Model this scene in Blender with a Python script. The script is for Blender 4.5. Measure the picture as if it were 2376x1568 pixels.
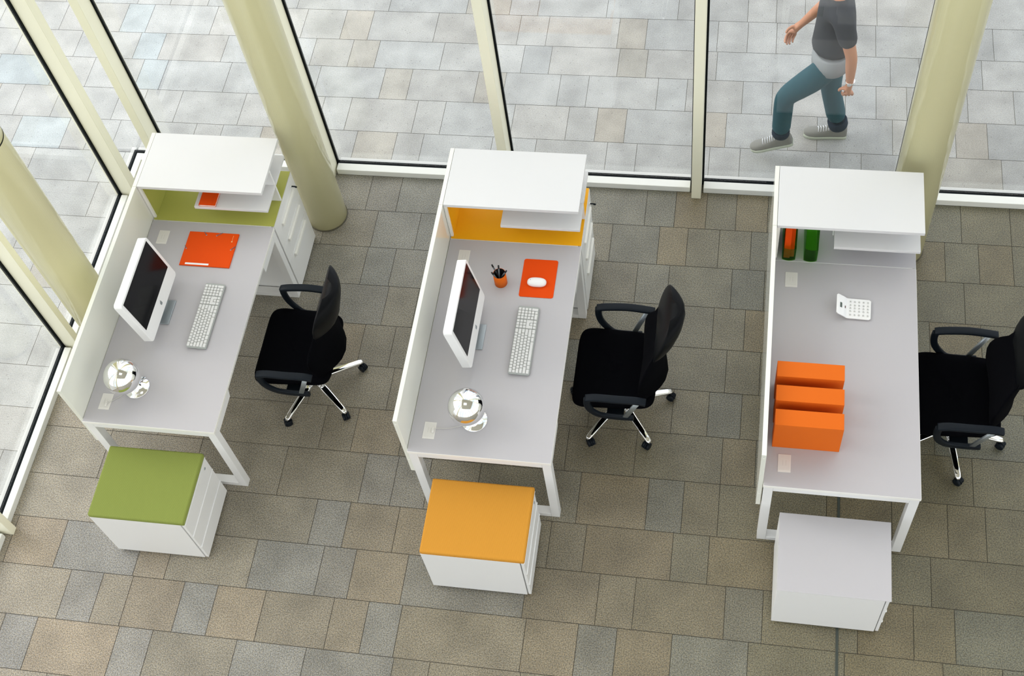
import bpy, bmesh, math, random
from mathutils import Vector, Matrix
random.seed(7)
for o in list(bpy.data.objects): bpy.data.objects.remove(o)
SC = bpy.context.scene
COL = SC.collection
PI = math.pi

# ------------------------------------------------------------------ camera
cam_d = bpy.data.cameras.new('camera'); cam = bpy.data.objects.new('camera', cam_d); COL.objects.link(cam)
RX = (0.983748544, 0.144851599, -0.106098147)
RY = (0.065713126, -0.840365616, -0.538021757)
RZ = (-0.167094547, 0.522306079, -0.836227106)
m = Matrix(((RX[0], -RY[0], -RZ[0], 3.0740409), (RX[1], -RY[1], -RZ[1], -2.6177828), (RX[2], -RY[2], -RZ[2], 7.2417350), (0, 0, 0, 1)))
m3 = m.to_3x3(); 
cam.matrix_world = m
cam_d.sensor_width = 36; cam_d.lens = 3033.5356/2376*36
cam_d.shift_x = (1188-1173.79)/2376; cam_d.shift_y = (698.233-784)/2376
cam_d.clip_start = .05; cam_d.clip_end = 300
SC.camera = cam

# ------------------------------------------------------------------ sky, exposure
SC.view_settings.view_transform = 'Standard'; SC.view_settings.look = 'None'
SC.view_settings.gamma = 1; SC.view_settings.use_curve_mapping = False
SC.view_settings.exposure = 0.0
W = bpy.data.worlds.new('sky'); SC.world = W; W.use_nodes = True
nt = W.node_tree; nt.nodes.clear()
def N(nt, t, **k):
    n = nt.nodes.new(t)
    for a, b in k.items(): setattr(n, a, b)
    return n
tc = N(nt, 'ShaderNodeTexCoord'); nz = N(nt, 'ShaderNodeTexNoise'); nz.inputs['Scale'].default_value = 2.2; nz.inputs['Detail'].default_value = 5
nz.inputs['Distortion'].default_value = .4
cr = N(nt, 'ShaderNodeValToRGB'); cr.color_ramp.elements[0].position = .42; cr.color_ramp.elements[0].color = (.55, .68, .88, 1)
cr.color_ramp.elements[1].position = .56; cr.color_ramp.elements[1].color = (1, .965, .915, 1)
bg = N(nt, 'ShaderNodeBackground'); bg.inputs['Strength'].default_value = SKY = 2.2
ow = N(nt, 'ShaderNodeOutputWorld')
nt.links.new(tc.outputs['Generated'], nz.inputs['Vector']); nt.links.new(nz.outputs['Fac'], cr.inputs['Fac'])
nt.links.new(cr.outputs['Color'], bg.inputs['Color']); nt.links.new(bg.outputs[0], ow.inputs[0])
# hazy sun from the left, behind thin cloud: broad and soft
sl = bpy.data.lights.new('sun', 'SUN'); sl.energy = 1.25; sl.angle = math.radians(34); sl.color = (1, .97, .92)
sun = bpy.data.objects.new('sun', sl); COL.objects.link(sun)
sun.rotation_euler = Vector((-.95, .15, .62)).to_track_quat('Z', 'Y').to_euler()

# ------------------------------------------------------------------ materials
def mat(name, col, rough=.5, metal=0, spec=.5, bump=0, bscale=200, coat=0, var=None, trans=0, alpha=1):
    mt = bpy.data.materials.new(name); mt.use_nodes = True; t = mt.node_tree; b = t.nodes['Principled BSDF']
    b.inputs['Base Color'].default_value = (*col, 1); b.inputs['Roughness'].default_value = rough
    b.inputs['Metallic'].default_value = metal; b.inputs['Specular IOR Level'].default_value = spec
    b.inputs['Coat Weight'].default_value = coat; b.inputs['Transmission Weight'].default_value = trans
    b.inputs['Alpha'].default_value = alpha
    if bump or var:
        c = N(t, 'ShaderNodeTexCoord'); n = N(t, 'ShaderNodeTexNoise'); n.inputs['Scale'].default_value = bscale
        n.inputs['Detail'].default_value = 3
        t.links.new(c.outputs['Object'], n.inputs['Vector'])
        if bump:
            bp = N(t, 'ShaderNodeBump'); bp.inputs['Strength'].default_value = bump; bp.inputs['Distance'].default_value = .002
            t.links.new(n.outputs['Fac'], bp.inputs['Height']); t.links.new(bp.outputs[0], b.inputs['Normal'])
        if var:
            mx = N(t, 'ShaderNodeMix', data_type='RGBA'); mx.inputs[6].default_value = (*col, 1); mx.inputs[7].default_value = (*var, 1)
            t.links.new(n.outputs['Fac'], mx.inputs[0]); t.links.new(mx.outputs[2], b.inputs['Base Color'])
    return mt
TOPW = mat('white_laminate', (.70, .70, .70), .5, spec=.3)
WHITE = mat('white_lacquer', (.80, .80, .79), .38)
GLOSSW = mat('white_gloss_panel', (.80, .81, .73), .12, coat=.3)
EDGE = mat('white_edge_band', (.86, .85, .80), .4)
GREY = mat('pale_grey_laminate', (.475, .46, .475), .5, bump=.05, bscale=900)
GREYM = mat('dim_grey_laminate', (.45, .44, .46), .5)
OUTSILL = mat('outer_sill_concrete', (.58, .58, .55), .7)
GREEN = mat('green_lacquer', (.42, .43, .10), .35, spec=.2)
YELL = mat('yellow_lacquer', (.88, .42, .010), .35, spec=.2)
CREAM = mat('cream_steel_paint', (.88, .84, .50), .22, coat=.25)
FRAME = mat('cream_frame_paint', (.90, .88, .70), .35)
FRAMEW = mat('white_sill_paint', (.83, .84, .80), .35)
GASK = mat('black_gasket', (.004, .006, .007), .6, spec=.08)
BLACKF = mat('black_fabric', (.0020, .0021, .003), 1, spec=.04, bump=.3, bscale=600)
LEATH = mat('black_leather', (.0018, .0022, .003), .42, spec=.09, bump=.1, bscale=150)
PLAST = mat('black_plastic', (.006, .009, .013), .45, spec=.14)
CHROME = mat('chrome', (.86, .86, .86), .05, metal=1)
ORANGE = mat('orange_card', (.80, .080, .004), .6, spec=.1, bump=.05, bscale=400, var=(.73, .07, .004))
ORBOX = mat('orange_box_card', (.70, .14, .012), .6, spec=.1)
ORMAT = mat('orange_mat', (.76, .07, .004), .7, spec=.1)
WPLAST = mat('white_gloss_plastic', (.86, .86, .85), .2, coat=.4)
ALU = mat('satin_aluminium', (.40, .44, .46), .42, metal=.85)
SCREEN = mat('dark_screen', (.006, .006, .007), .14, spec=.14)
KEYM = mat('white_key', (.70, .70, .68), .4)
KBASE = mat('clear_grey_tray', (.36, .38, .36), .3)
DARKIN = mat('black_cup_lining', (.003, .003, .003), .7)
PENM = mat('smoked_pen_barrel', (.10, .11, .12), .2)
SOCK = mat('offwhite_socket', (.74, .72, .68), .4)
CONC = mat('beige_wall_paint', (.78, .73, .60), .8, bump=.1, bscale=20)
CEIL = mat('ceiling_paint', (.55, .51, .40), .8)
SKIN = mat('skin', (.50, .24, .14), .5)
SHIRT = mat('dark_shirt', (.04, .043, .05), .85, bump=.2, bscale=80)
SHIRT2 = mat('grey_hem', (.30, .32, .33), .85)
JEANS = mat('teal_trousers', (.010, .070, .092), .9, bump=.3, bscale=120)
CUFFM = mat('navy_cuff', (.006, .02, .04), .85)
SHOE = mat('grey_suede', (.22, .22, .20), .8, bump=.2, bscale=150)
SOLE = mat('pale_sole', (.52, .56, .46), .7)
LACE = mat('white_lace', (.75, .77, .80), .7)
HAIR = mat('brown_hair', (.04, .022, .012), .7)
LCD = mat('green_lcd', (.035, .06, .04), .2)
SOLAR = mat('brown_solar_cell', (.09, .015, .005), .2)
INK = mat('dark_ink', (.03, .03, .035), .6)
ELAS = mat('grey_elastic', (.12, .13, .15), .7)
GOLD = mat('gold_print', (.85, .55, .22), .4)

def cushion(name, a, b):
    mt = mat(name, a, .9, spec=.2); t = mt.node_tree; p = t.nodes['Principled BSDF']
    c = N(t, 'ShaderNodeTexCoord'); w = N(t, 'ShaderNodeTexWave'); w.inputs['Scale'].default_value = 55; w.bands_direction = 'X'
    w.inputs['Distortion'].default_value = .6; w.inputs['Detail Scale'].default_value = 2
    mx = N(t, 'ShaderNodeMix', data_type='RGBA'); mx.inputs[6].default_value = (*a, 1); mx.inputs[7].default_value = (*b, 1)
    bp = N(t, 'ShaderNodeBump'); bp.inputs['Strength'].default_value = .25; bp.inputs['Distance'].default_value = .002
    t.links.new(c.outputs['Object'], w.inputs['Vector']); t.links.new(w.outputs['Fac'], mx.inputs[0]); t.links.new(mx.outputs[2], p.inputs['Base Color'])
    t.links.new(w.outputs['Fac'], bp.inputs['Height']); t.links.new(bp.outputs[0], p.inputs['Normal'])
    return mt
CUSHG = cushion('green_weave', (.20, .245, .05), (.255, .30, .075))
CUSHO = cushion('amber_weave', (.56, .24, .028), (.63, .30, .04))

def glass_mat(name, tint=(.98, .982, .978), refl=(1, 1, 1), gloss=0):
    mt = bpy.data.materials.new(name); mt.use_nodes = True; t = mt.node_tree; t.nodes.clear()
    o = N(t, 'ShaderNodeOutputMaterial'); a = N(t, 'ShaderNodeBsdfTransparent'); a.inputs[0].default_value = (*tint, 1)
    g = N(t, 'ShaderNodeBsdfGlossy'); g.inputs['Roughness'].default_value = gloss; g.inputs[0].default_value = (*refl, 1)
    f = N(t, 'ShaderNodeLayerWeight'); f.inputs[0].default_value = .5; x = N(t, 'ShaderNodeMixShader')
    pw = N(t, 'ShaderNodeMath', operation='POWER'); pw.inputs[1].default_value = 4
    mr = N(t, 'ShaderNodeMath', operation='MULTIPLY_ADD'); mr.inputs[1].default_value = .85; mr.inputs[2].default_value = .035
    t.links.new(f.outputs['Facing'], pw.inputs[0]); t.links.new(pw.outputs[0], mr.inputs[0])
    t.links.new(mr.outputs[0], x.inputs[0]); t.links.new(a.outputs[0], x.inputs[1]); t.links.new(g.outputs[0], x.inputs[2]); t.links.new(x.outputs[0], o.inputs[0])
    return mt
GLASS = glass_mat('clear_glass')
GREENP = glass_mat('translucent_green_plastic', (.66, .90, .50), (.35, .6, .3), .1)

def stone(name, speck=.5, rough=.55, dots=0, warm=.6):
    mt = bpy.data.materials.new(name); mt.use_nodes = True; t = mt.node_tree; b = t.nodes['Principled BSDF']
    b.inputs['Roughness'].default_value = rough
    at = N(t, 'ShaderNodeAttribute'); at.attribute_name = 'tone'
    c = N(t, 'ShaderNodeTexCoord')
    def noise(s, d): 
        n = N(t, 'ShaderNodeTexNoise'); n.inputs['Scale'].default_value = s; n.inputs['Detail'].default_value = d; t.links.new(c.outputs['Object'], n.inputs['Vector']); return n
    n1 = noise(150, 3); n2 = noise(4.5, 4); n3 = noise(120, 2)
    def ramp(n, a, b_, lo, hi):
        r = N(t, 'ShaderNodeMapRange'); r.inputs[1].default_value = a; r.inputs[2].default_value = b_; r.inputs[3].default_value = lo; r.inputs[4].default_value = hi
        t.links.new(n.outputs['Fac'], r.inputs[0]); return r
    r1 = ramp(n1, .35, .65, 1-speck, 1+speck); r2 = ramp(n2, .3, .7, .84, 1.17)
    mu = N(t, 'ShaderNodeMath', operation='MULTIPLY'); t.links.new(r1.outputs[0], mu.inputs[0]); t.links.new(r2.outputs[0], mu.inputs[1])
    last = mu
    if dots:
        v = N(t, 'ShaderNodeTexVoronoi'); v.inputs['Scale'].default_value = 22; t.links.new(c.outputs['Object'], v.inputs['Vector'])
        r = N(t, 'ShaderNodeMapRange'); r.inputs[1].default_value = .07; r.inputs[2].default_value = .13; r.inputs[3].default_value = 1-dots; r.inputs[4].default_value = 1
        t.links.new(v.outputs['Distance'], r.inputs[0]); m2 = N(t, 'ShaderNodeMath', operation='MULTIPLY'); t.links.new(mu.outputs[0], m2.inputs[0]); t.links.new(r.outputs[0], m2.inputs[1]); last = m2
    vm = N(t, 'ShaderNodeVectorMath', operation='SCALE'); t.links.new(at.outputs['Color'], vm.inputs[0]); t.links.new(last.outputs[0], vm.inputs['Scale'])
    # warm grains
    mx = N(t, 'ShaderNodeMix', data_type='RGBA', blend_type='MULTIPLY'); mx.inputs[7].default_value = (1.12, .98, .72, 1)
    r3 = ramp(n3, .45, .6, 0, warm); t.links.new(r3.outputs[0], mx.inputs[0]); t.links.new(vm.outputs[0], mx.inputs[6]); t.links.new(mx.outputs[2], b.inputs['Base Color'])
    bp = N(t, 'ShaderNodeBump'); bp.inputs['Strength'].default_value = .3; bp.inputs['Distance'].default_value = .002
    t.links.new(n1.outputs['Fac'], bp.inputs['Height']); t.links.new(bp.outputs[0], b.inputs['Normal'])
    return mt
STONE_IN = stone('indoor_granite', .5, .42)
STONE_OUT = stone('outdoor_granite', .16, .75, dots=.3, warm=.15)
GROUT = mat('dark_grout', (.075, .065, .05), .9)
GROUTO = mat('grey_grout', (.20, .19, .16), .9)

# ------------------------------------------------------------------ mesh helpers
class MB:
    def __init__(s): s.bm = bmesh.new()
    def add(s, verts, faces, mi=0, smooth=False):
        vs = [s.bm.verts.new(v) for v in verts]; out = []
        for f in faces:
            try:
                q = s.bm.faces.new([vs[i] for i in f]); q.material_index = mi; q.smooth = smooth; out.append(q)
            except ValueError: pass
        return vs, out
    def box(s, x0, x1, y0, y1, z0, z1, r=0, mi=0, seg=2, top=None):
        vs, fs = s.add([(x0, y0, z0), (x1, y0, z0), (x1, y1, z0), (x0, y1, z0), (x0, y0, z1), (x1, y0, z1), (x1, y1, z1), (x0, y1, z1)],
                       [(3, 2, 1, 0), (4, 5, 6, 7), (0, 1, 5, 4), (1, 2, 6, 5), (2, 3, 7, 6), (3, 0, 4, 7)], mi)
        if top is not None: fs[1].material_index = top
        if r > 0:
            es = list({e for f in fs for e in f.edges})
            res = bmesh.ops.bevel(s.bm, geom=es, offset=r, segments=seg, affect='EDGES', profile=.6)
            for f in res['faces']: f.material_index = mi; f.smooth = True
        return s
    def xf(s, M, start=0):
        bmesh.ops.transform(s.bm, matrix=M, verts=s.bm.verts); return s
    def ring_loft(s, rings, cap=True, mi=0, smooth=True, closed=True):
        n = len(rings[0]); vv = [[s.bm.verts.new(p) for p in r] for r in rings]
        for a, b in zip(vv, vv[1:]):
            for i in range(n if closed else n-1):
                f = s.bm.faces.new((a[i], a[(i+1) % n], b[(i+1) % n], b[i])); f.material_index = mi; f.smooth = smooth
        if cap and closed:
            f = s.bm.faces.new(list(reversed(vv[0]))); f.material_index = mi
            f = s.bm.faces.new(vv[-1]); f.material_index = mi
        return s
    def lathe(s, prof, cx=0, cy=0, n=48, mi=0, M=None):
        rings = [[Vector((cx+r*math.cos(2*PI*i/n), cy+r*math.sin(2*PI*i/n), z)) for i in range(n)] for r, z in prof]
        if M: rings = [[M @ p for p in r] for r in rings]
        return s.ring_loft(rings, True, mi)
    def sweep(s, pts, sec, up=(0, 0, 1), mi=0, smooth=True, cap=True, scale=None):
        """sec: list of (side, up) offsets; side = tangent x up"""
        pts = [Vector(p) for p in pts]; rings = []
        for i, p in enumerate(pts):
            t = (pts[min(i+1, len(pts)-1)]-pts[max(i-1, 0)]).normalized()
            u = Vector(up); sd = t.cross(u)
            if sd.length < 1e-4: sd = Vector((1, 0, 0))
            sd.normalize(); uu = sd.cross(t).normalized(); k = scale[i] if scale else 1
            rings.append([p+sd*a*k+uu*b*k for a, b in sec])
        return s.ring_loft(rings, cap, mi, smooth)
    def tube(s, pts, r, n=10, mi=0, up=(0, 0, 1), scale=None):
        return s.sweep(pts, [(r*math.cos(2*PI*i/n), r*math.sin(2*PI*i/n)) for i in range(n)], up, mi, True, True, scale)
    def build(s, name, mats, parent=None, loc=None, rz=0):
        bmesh.ops.recalc_face_normals(s.bm, faces=s.bm.faces)
        me = bpy.data.meshes.new(name); s.bm.to_mesh(me); s.bm.free()
        for q in (mats if isinstance(mats, (list, tuple)) else [mats]): me.materials.append(q)
        o = bpy.data.objects.new(name, me); COL.objects.link(o)
        if parent: o.parent = parent
        if loc: o.location = loc
        o.rotation_euler.z = rz
        return o
def spline(P, n=8):
    """Catmull-Rom through P"""
    P = [Vector(p) for p in P]; out = []
    for i in range(len(P)-1):
        a, b, c, d = P[max(i-1, 0)], P[i], P[i+1], P[min(i+2, len(P)-1)]
        for k in range(n):
            t = k/n; out.append(.5*((2*b)+(c-a)*t+(2*a-5*b+4*c-d)*t*t+(3*b-a-3*c+d)*t**3))
    out.append(P[-1]); return out
def rrect(w, h, r, n=4):
    out = []
    for cx, cy, a in ((w/2-r, h/2-r, 0), (-w/2+r, h/2-r, 90), (-w/2+r, -h/2+r, 180), (w/2-r, -h/2+r, 270)):
        for k in range(n+1):
            t = math.radians(a+90*k/n); out.append((cx+r*math.cos(t), cy+r*math.sin(t)))
    return out
def empty(name, label, cat, loc, rz=0, group=None):
    o = bpy.data.objects.new(name, None); COL.objects.link(o); o.location = loc; o.rotation_euler.z = rz; o.empty_display_size = .1
    o['label'] = label; o['category'] = cat; o['kind'] = 'thing'
    if group: o['group'] = group
    return o
def tag(o, label, cat, group=None):
    o['label'] = label; o['category'] = cat; o['kind'] = 'thing'
    if group: o['group'] = group
    return o
def struct(o): o['kind'] = 'structure'; return o
def copy_tree(o, parent=None):
    c = o.copy(); COL.objects.link(c)
    if parent: c.parent = parent
    for ch in list(o.children): copy_tree(ch, c)
    return c
JE='''-2.91,4.34,n -2.37,4.36,n -1.85,4.37,b -1.63,4.37,n -1.09,4.37,n -2.66,4.06,n -2.15,4.07,n -1.65,4.07,b -1.44,4.06,n -0.92,4.05,n -2.76,3.89,b -2.25,3.67,n -1.95,3.77,n -1.54,3.79,b -1.34,3.78,n -0.82,3.77,n -2.64,3.59,n -2.44,3.46,n -2.13,3.44,n -1.63,3.46,n -1.42,3.57,n -1.13,3.47,n -0.62,3.46,n -2.35,3.17,b -1.95,3.17,n -1.54,3.17,n -0.93,3.25,n -0.72,3.24,n -1.75,3.06,n -2.13,2.92,n -1.62,2.87,n -1.51,4.54,n -1.19,4.55,n -0.44,4.56,n 0.31,4.56,n -0.34,4.35,n -0.02,4.35,t 0.2,4.35,n 0.72,4.34,n -0.2,4.05,n 0.1,4.05,t 0.31,4.05,n 0.82,4.05,n -0.1,3.82,n 0.41,3.77,t 0.62,3.76,n 1.13,3.76,t 0,3.56,n 0.21,3.46,n 0.72,3.45,n 0.93,3.45,n 0.62,3.15,n 0.82,3.15,n 1.33,3.23,n 1.27,4.6,n 1.49,4.59,n 2.02,4.59,n 2.56,4.59,n 1.37,4.33,n 1.59,4.32,n 2.13,4.32,t 2.34,4.32,n 2.87,4.3,n 3.09,4.33,n 1.44,4.03,n 1.65,4.04,n 2.16,4.03,t 2.37,4.03,n 2.88,4.03,n 1.34,3.85,n 1.75,3.76,n 1.96,3.76,n 2.47,3.75,n 2.68,3.75,n 3.08,3.74,n 1.45,3.5,n 1.85,3.45,n 2.06,3.44,t 2.27,3.44,n 2.81,3.44,t 2.98,3.44,n 1.65,3.23,n 2.16,3.15,n 2.37,3.17,n 2.88,3.17,n 3.3,4.34,n 3.81,4.34,n 4.01,4.35,n 3.6,3.93,n 4.11,4.06,n 4.31,4.12,n 3.29,3.75,n 3.8,3.74,n 4.01,3.74,n 4.22,3.78,n 3.41,3.44,n 3.61,3.44,n 4.12,3.44,n 3.7,3.23,n 3.91,3.22,n 4.83,4.36,n 4.74,4.05,n 4.63,3.72,n 4.54,3.42,t 4.75,3.43,n 4.83,3.23,n -1.61,2.79,n -1.53,2.55,n -1.54,1.3,n'''
JI='''-1.2,-0.1,t -0.87,-0.06,g -0.35,-0.14,t -0.15,-0.14,n 0.37,-0.07,n -0.74,-0.37,g -0.53,-0.38,n -0.34,-0.38,t -0.01,-0.38,g 0.2,-0.38,t -1.06,-0.59,g -0.85,-0.64,t -0.33,-0.61,g -0.12,-0.59,n 0.4,-0.57,g 0.68,0.25,g 0.89,0.25,t 1.2,0.24,t 0.37,-0.07,g 0.79,-0.07,g 0.99,-0.07,t 1.31,-0.07,g 0.5,-0.38,n 0.92,-0.37,t 1.13,-0.37,g 1.33,-0.36,n 0.82,-0.55,g 1.13,0.43,g 1.34,0.42,n 2.27,0.47,t 2.68,0.47,g 2.9,0.48,n 2.13,0.24,n 2.34,0.24,t 2.85,0.19,n 3.06,0.21,t 2.03,-0.15,t 2.45,-0.08,t 2.66,-0.07,t 3.17,-0.08,g 3.38,-0.08,n 2.06,-0.31,t 2.36,-0.31,g 2.58,-0.29,t 2.89,-0.28,g 3.31,-0.25,n 0.41,0.56,n 0.93,0.57,g 1.13,0.56,g 0.6,0.84,n 0.81,0.85,t 0.52,2.74,g 0.74,2.74,g 0.62,2.43,g 0.93,2.43,g 0.61,2.13,g 0.81,2.12,g 0.82,1.8,n 0.72,1.51,n 2.27,1.09,n 2.78,1.14,n 3,1.17,g 3.2,1.16,n 2.16,0.94,n 2.58,0.88,n 3.1,0.87,t 3.3,0.85,g 2.27,0.58,t 2.69,0.59,g 2.89,0.61,n 2.48,2.73,g 2.68,2.73,t 2.89,2.72,n 3.09,2.72,t 3.3,2.67,n 2.27,2.43,g 2.59,2.42,t 2.78,2.41,n 2.99,2.42,n 3.2,2.41,g 2.47,2.13,g 2.68,2.21,n 3.09,2.11,g 3.3,2.11,n 2.27,1.94,n 2.99,1.8,n 3.19,1.8,t 3.09,1.49,n 3.3,1.49,n 4.09,0.58,t 4.4,0.56,t 4.61,0.55,n 4.3,0.24,n 4.2,-0.08,t 4.42,-0.09,g'''
# ------------------------------------------------------------------ stone floors: rows of slabs of mixed length
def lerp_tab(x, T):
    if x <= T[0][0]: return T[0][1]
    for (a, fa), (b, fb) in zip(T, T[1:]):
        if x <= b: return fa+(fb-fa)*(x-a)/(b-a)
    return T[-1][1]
def painted_light_in(t, c, x, y):
    # window glare and falloff painted into slab colour: pale at left, darker browner inward
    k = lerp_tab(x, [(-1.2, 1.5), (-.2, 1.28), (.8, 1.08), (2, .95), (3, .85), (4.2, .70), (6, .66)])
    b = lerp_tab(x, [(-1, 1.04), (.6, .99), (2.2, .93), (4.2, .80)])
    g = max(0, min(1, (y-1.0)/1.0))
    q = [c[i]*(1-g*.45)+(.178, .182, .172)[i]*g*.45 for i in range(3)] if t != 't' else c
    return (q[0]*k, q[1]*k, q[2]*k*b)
def wear_out(t, c, x, y):  # painted light falloff for the outdoor slabs
    k = lerp_tab(x, [(-1, 1.26), (1, 1.12), (2.5, 1.0), (4.5, .92)]); return (c[0]*k, c[1]*k, c[2]*k)  # daylight falloff painted into the outdoor slabs: brighter left, dimmer right
def paving(name, rows, joints, xmin, xmax, regions, tones, z, zb, matS, matG, gap=.0016):
    wear = wear_out if 'out' in name else painted_light_in  # picks the painted light multiplier
    J = [j.split(',') for j in joints.split()]; J = [(float(a), float(b), c) for a, b, c in J]
    rnd = random.Random(3 if 'out' in name else 5)
    bm = bmesh.new(); cl = bm.loops.layers.float_color.new('tone')
    def quad(x0, x1, y0, y1, zz, col, mi):
        vs = [bm.verts.new(p) for p in ((x0, y0, zz), (x1, y0, zz), (x1, y1, zz), (x0, y1, zz))]
        f = bm.faces.new(vs); f.material_index = mi
        for l in f.loops: l[cl] = (*col, 1)
    for y0, y1 in zip(rows, rows[1:]):
        js = sorted((x, t) for x, y, t in J if y0 <= y < y1)
        # thin duplicates
        k = []
        for x, t in js:
            if not k or x-k[-1][0] > .12: k.append((x, t))
        full = []; prev = xmin
        for x, t in k+[(xmax, 'n')]:
            p = prev
            while x-p > .78:
                p += rnd.choice((.21, .31, .52, .52, .62))
                if x-p > .15: full.append((p, rnd.choice('nnnngtn' if 'out' not in name else 'nnnnnnt')))
            full.append((x, t)); prev = x
        xs = [(xmin, 'n')]+full
        for (xa, t), (xb, _) in zip(xs, xs[1:]):
            if xb-xa < .02: continue
            base = tones[t]; v = 1+rnd.uniform(-.07, .07); w = rnd.uniform(-.02, .02)
            ymid, xm = (y0+y1)/2, (xa+xb)/2
            base = wear(t, base, xm, ymid)  # painted light multiplied into slab colour
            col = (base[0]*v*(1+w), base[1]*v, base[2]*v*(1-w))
            for (ra, rb, rc, rd) in regions:
                X0, X1, Y0, Y1 = max(xa+gap, ra), min(xb-gap, rb), max(y0+gap, rc), min(y1-gap, rd)
                if X1 > X0 and Y1 > Y0: quad(X0, X1, Y0, Y1, z, col, 0)
    for (ra, rb, rc, rd) in regions: quad(ra, rb, rc, rd, z-.003, (.1, .1, .1), 1)
    me = bpy.data.meshes.new(name); bm.to_mesh(me); bm.free(); me.materials.append(matS); me.materials.append(matG)
    o = bpy.data.objects.new(name, me); COL.objects.link(o); struct(o); return o
rI = [-1.78+.31*k-.31*28 for k in range(28)]+[-1.78, -1.47, -1.16, -.85, -.53, -.22, .09, .385, .72, 1.03, 1.34, 1.65, 1.96, 2.27, 2.58, 2.885, 2.96]
rE = [-7.228+.31*k for k in range(25)]+[.52, .834, 1.146, 1.455, 1.765, 2.075, 2.385, 2.698, 2.99, 3.29, 3.605, 3.91, 4.19, 4.50]+[4.50+.31*k for k in range(1, 60)]
TI = dict(n=(.20, .183, .148), g=(.190, .186, .172), t=(.209, .182, .140), b=(.2, .21, .21))
TO = dict(n=(.34, .345, .335), g=(.34, .345, .335), t=(.33, .318, .285), b=(.315, .35, .36))
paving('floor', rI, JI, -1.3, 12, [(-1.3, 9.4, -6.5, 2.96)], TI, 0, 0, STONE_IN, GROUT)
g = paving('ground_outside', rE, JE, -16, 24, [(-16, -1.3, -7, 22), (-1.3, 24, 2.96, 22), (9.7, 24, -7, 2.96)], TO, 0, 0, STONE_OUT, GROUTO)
# steel strip let into the floor by the third desk
s = MB(); s.box(3.782, 3.797, -6.5, 2.3, .0002, .0022); struct(s.build('trim_1', mat('floor_strip', (.05, .06, .05), .4)))

# ------------------------------------------------------------------ glazed walls
TOP = 9.6
XR, YF = 9.4, -6.5
YG, XG = 2.965, -1.305
def fin_back(xr, i):
    c = xr-.045
    s = MB(); s.box(c-.032, c+.032, 2.832, 2.955, 0, TOP, .003)
    o = struct(s.build('window_frame_mullion', FRAME)); 
    s = MB(); s.box(c-.043, c+.045, 2.955, 2.975, .0, TOP); s.build('gasket', GASK, o)
    s = MB(); s.box(c-.03, c+.03, 2.976, 3.0, .0, TOP); s.build('outer_cap', FRAME, o)
    return o
def fin_left(yn, i):
    far = 2.652 if abs(yn-2.62) < .01 else yn+.043
    near = 2.575 if abs(yn-2.62) < .01 else yn-.006
    s = MB(); s.box(-1.295, -1.190, near, far, 0, TOP, .003)
    o = struct(s.build('window_frame_mullion', FRAME))
    s = MB(); s.box(-1.315, -1.295, near-.016, far+.012, 0, TOP); s.build('gasket', GASK, o)
    s = MB(); s.box(-1.34, -1.316, near, far, 0, TOP); s.build('outer_cap', FRAME, o)
    return o
XB = [-1.035, .255, 1.552, 2.858, 4.191, 5.49, 6.79, 8.09]
for i, x in enumerate(XB): fin_back(x, i)
YL = [-5.32, -4.0, -2.68, -1.355, -.035, 1.30, 2.62]
for i, y in enumerate(YL): fin_left(y, i)
def wall_window(n, a, b, back):
    """one bay: pane, black gasket and white sill"""
    e = bpy.data.objects.new('window_%d' % n, None); COL.objects.link(e); struct(e)
    s = MB()
    if back: s.box(a, b, 2.962, 2.968, .05, TOP)
    else: s.box(-1.308, -1.302, a, b, .05, TOP)
    s.build('pane', GLASS, e)
    s = MB()
    if back: s.box(max(a, -1.237), b, 2.884, 2.945, 0, .052, .003)
    else: s.box(-1.285, -1.238, a, min(b, 2.945), 0, .052, .003)
    s.build('sill', FRAMEW, e)
    s = MB()
    if back: s.box(max(a, -1.285), b, 2.9455, 2.975, 0, .049)
    else: s.box(-1.315, -1.2855, a, b if b < 2.9 else 2.975, 0, .049)
    s.build('gasket', GASK, e)
    s = MB()
    if back: s.box(max(a, -1.3145), b, 2.9755, 3.015, 0, .03, .003)
    else: s.box(-1.355, -1.3155, a, b if b < 2.9 else 3.015, 0, .03, .003)
    s.build('outer_sill', OUTSILL, e)
    s = MB()
    if back: s.box(a, b, 2.90, 3.0, TOP-.1, TOP)
    else: s.box(-1.34, -1.24, a, b, TOP-.1, TOP)
    s.build('head_rail', FRAMEW, e)
n = 1
ext = [-1.302]+XB+[XR]
for k in range(len(ext)-1):
    a = ext[k] if k == 0 else ext[k]+.001; b = ext[k+1]-.09 if k+1 < len(ext)-1 else XR
    wall_window(n, a, b, True); n += 1
ext = [YF]+YL+[2.99]
for k in range(len(ext)-1):
    a = ext[k]+.056 if k else YF; b = ext[k+1]-.023
    if k+1 < len(ext)-1 and k+1 == len(ext)-2: b = 2.558
    if k == len(ext)-2: a, b = 2.665, 2.97
    wall_window(n, a, min(b, 2.97), False); n += 1
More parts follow.
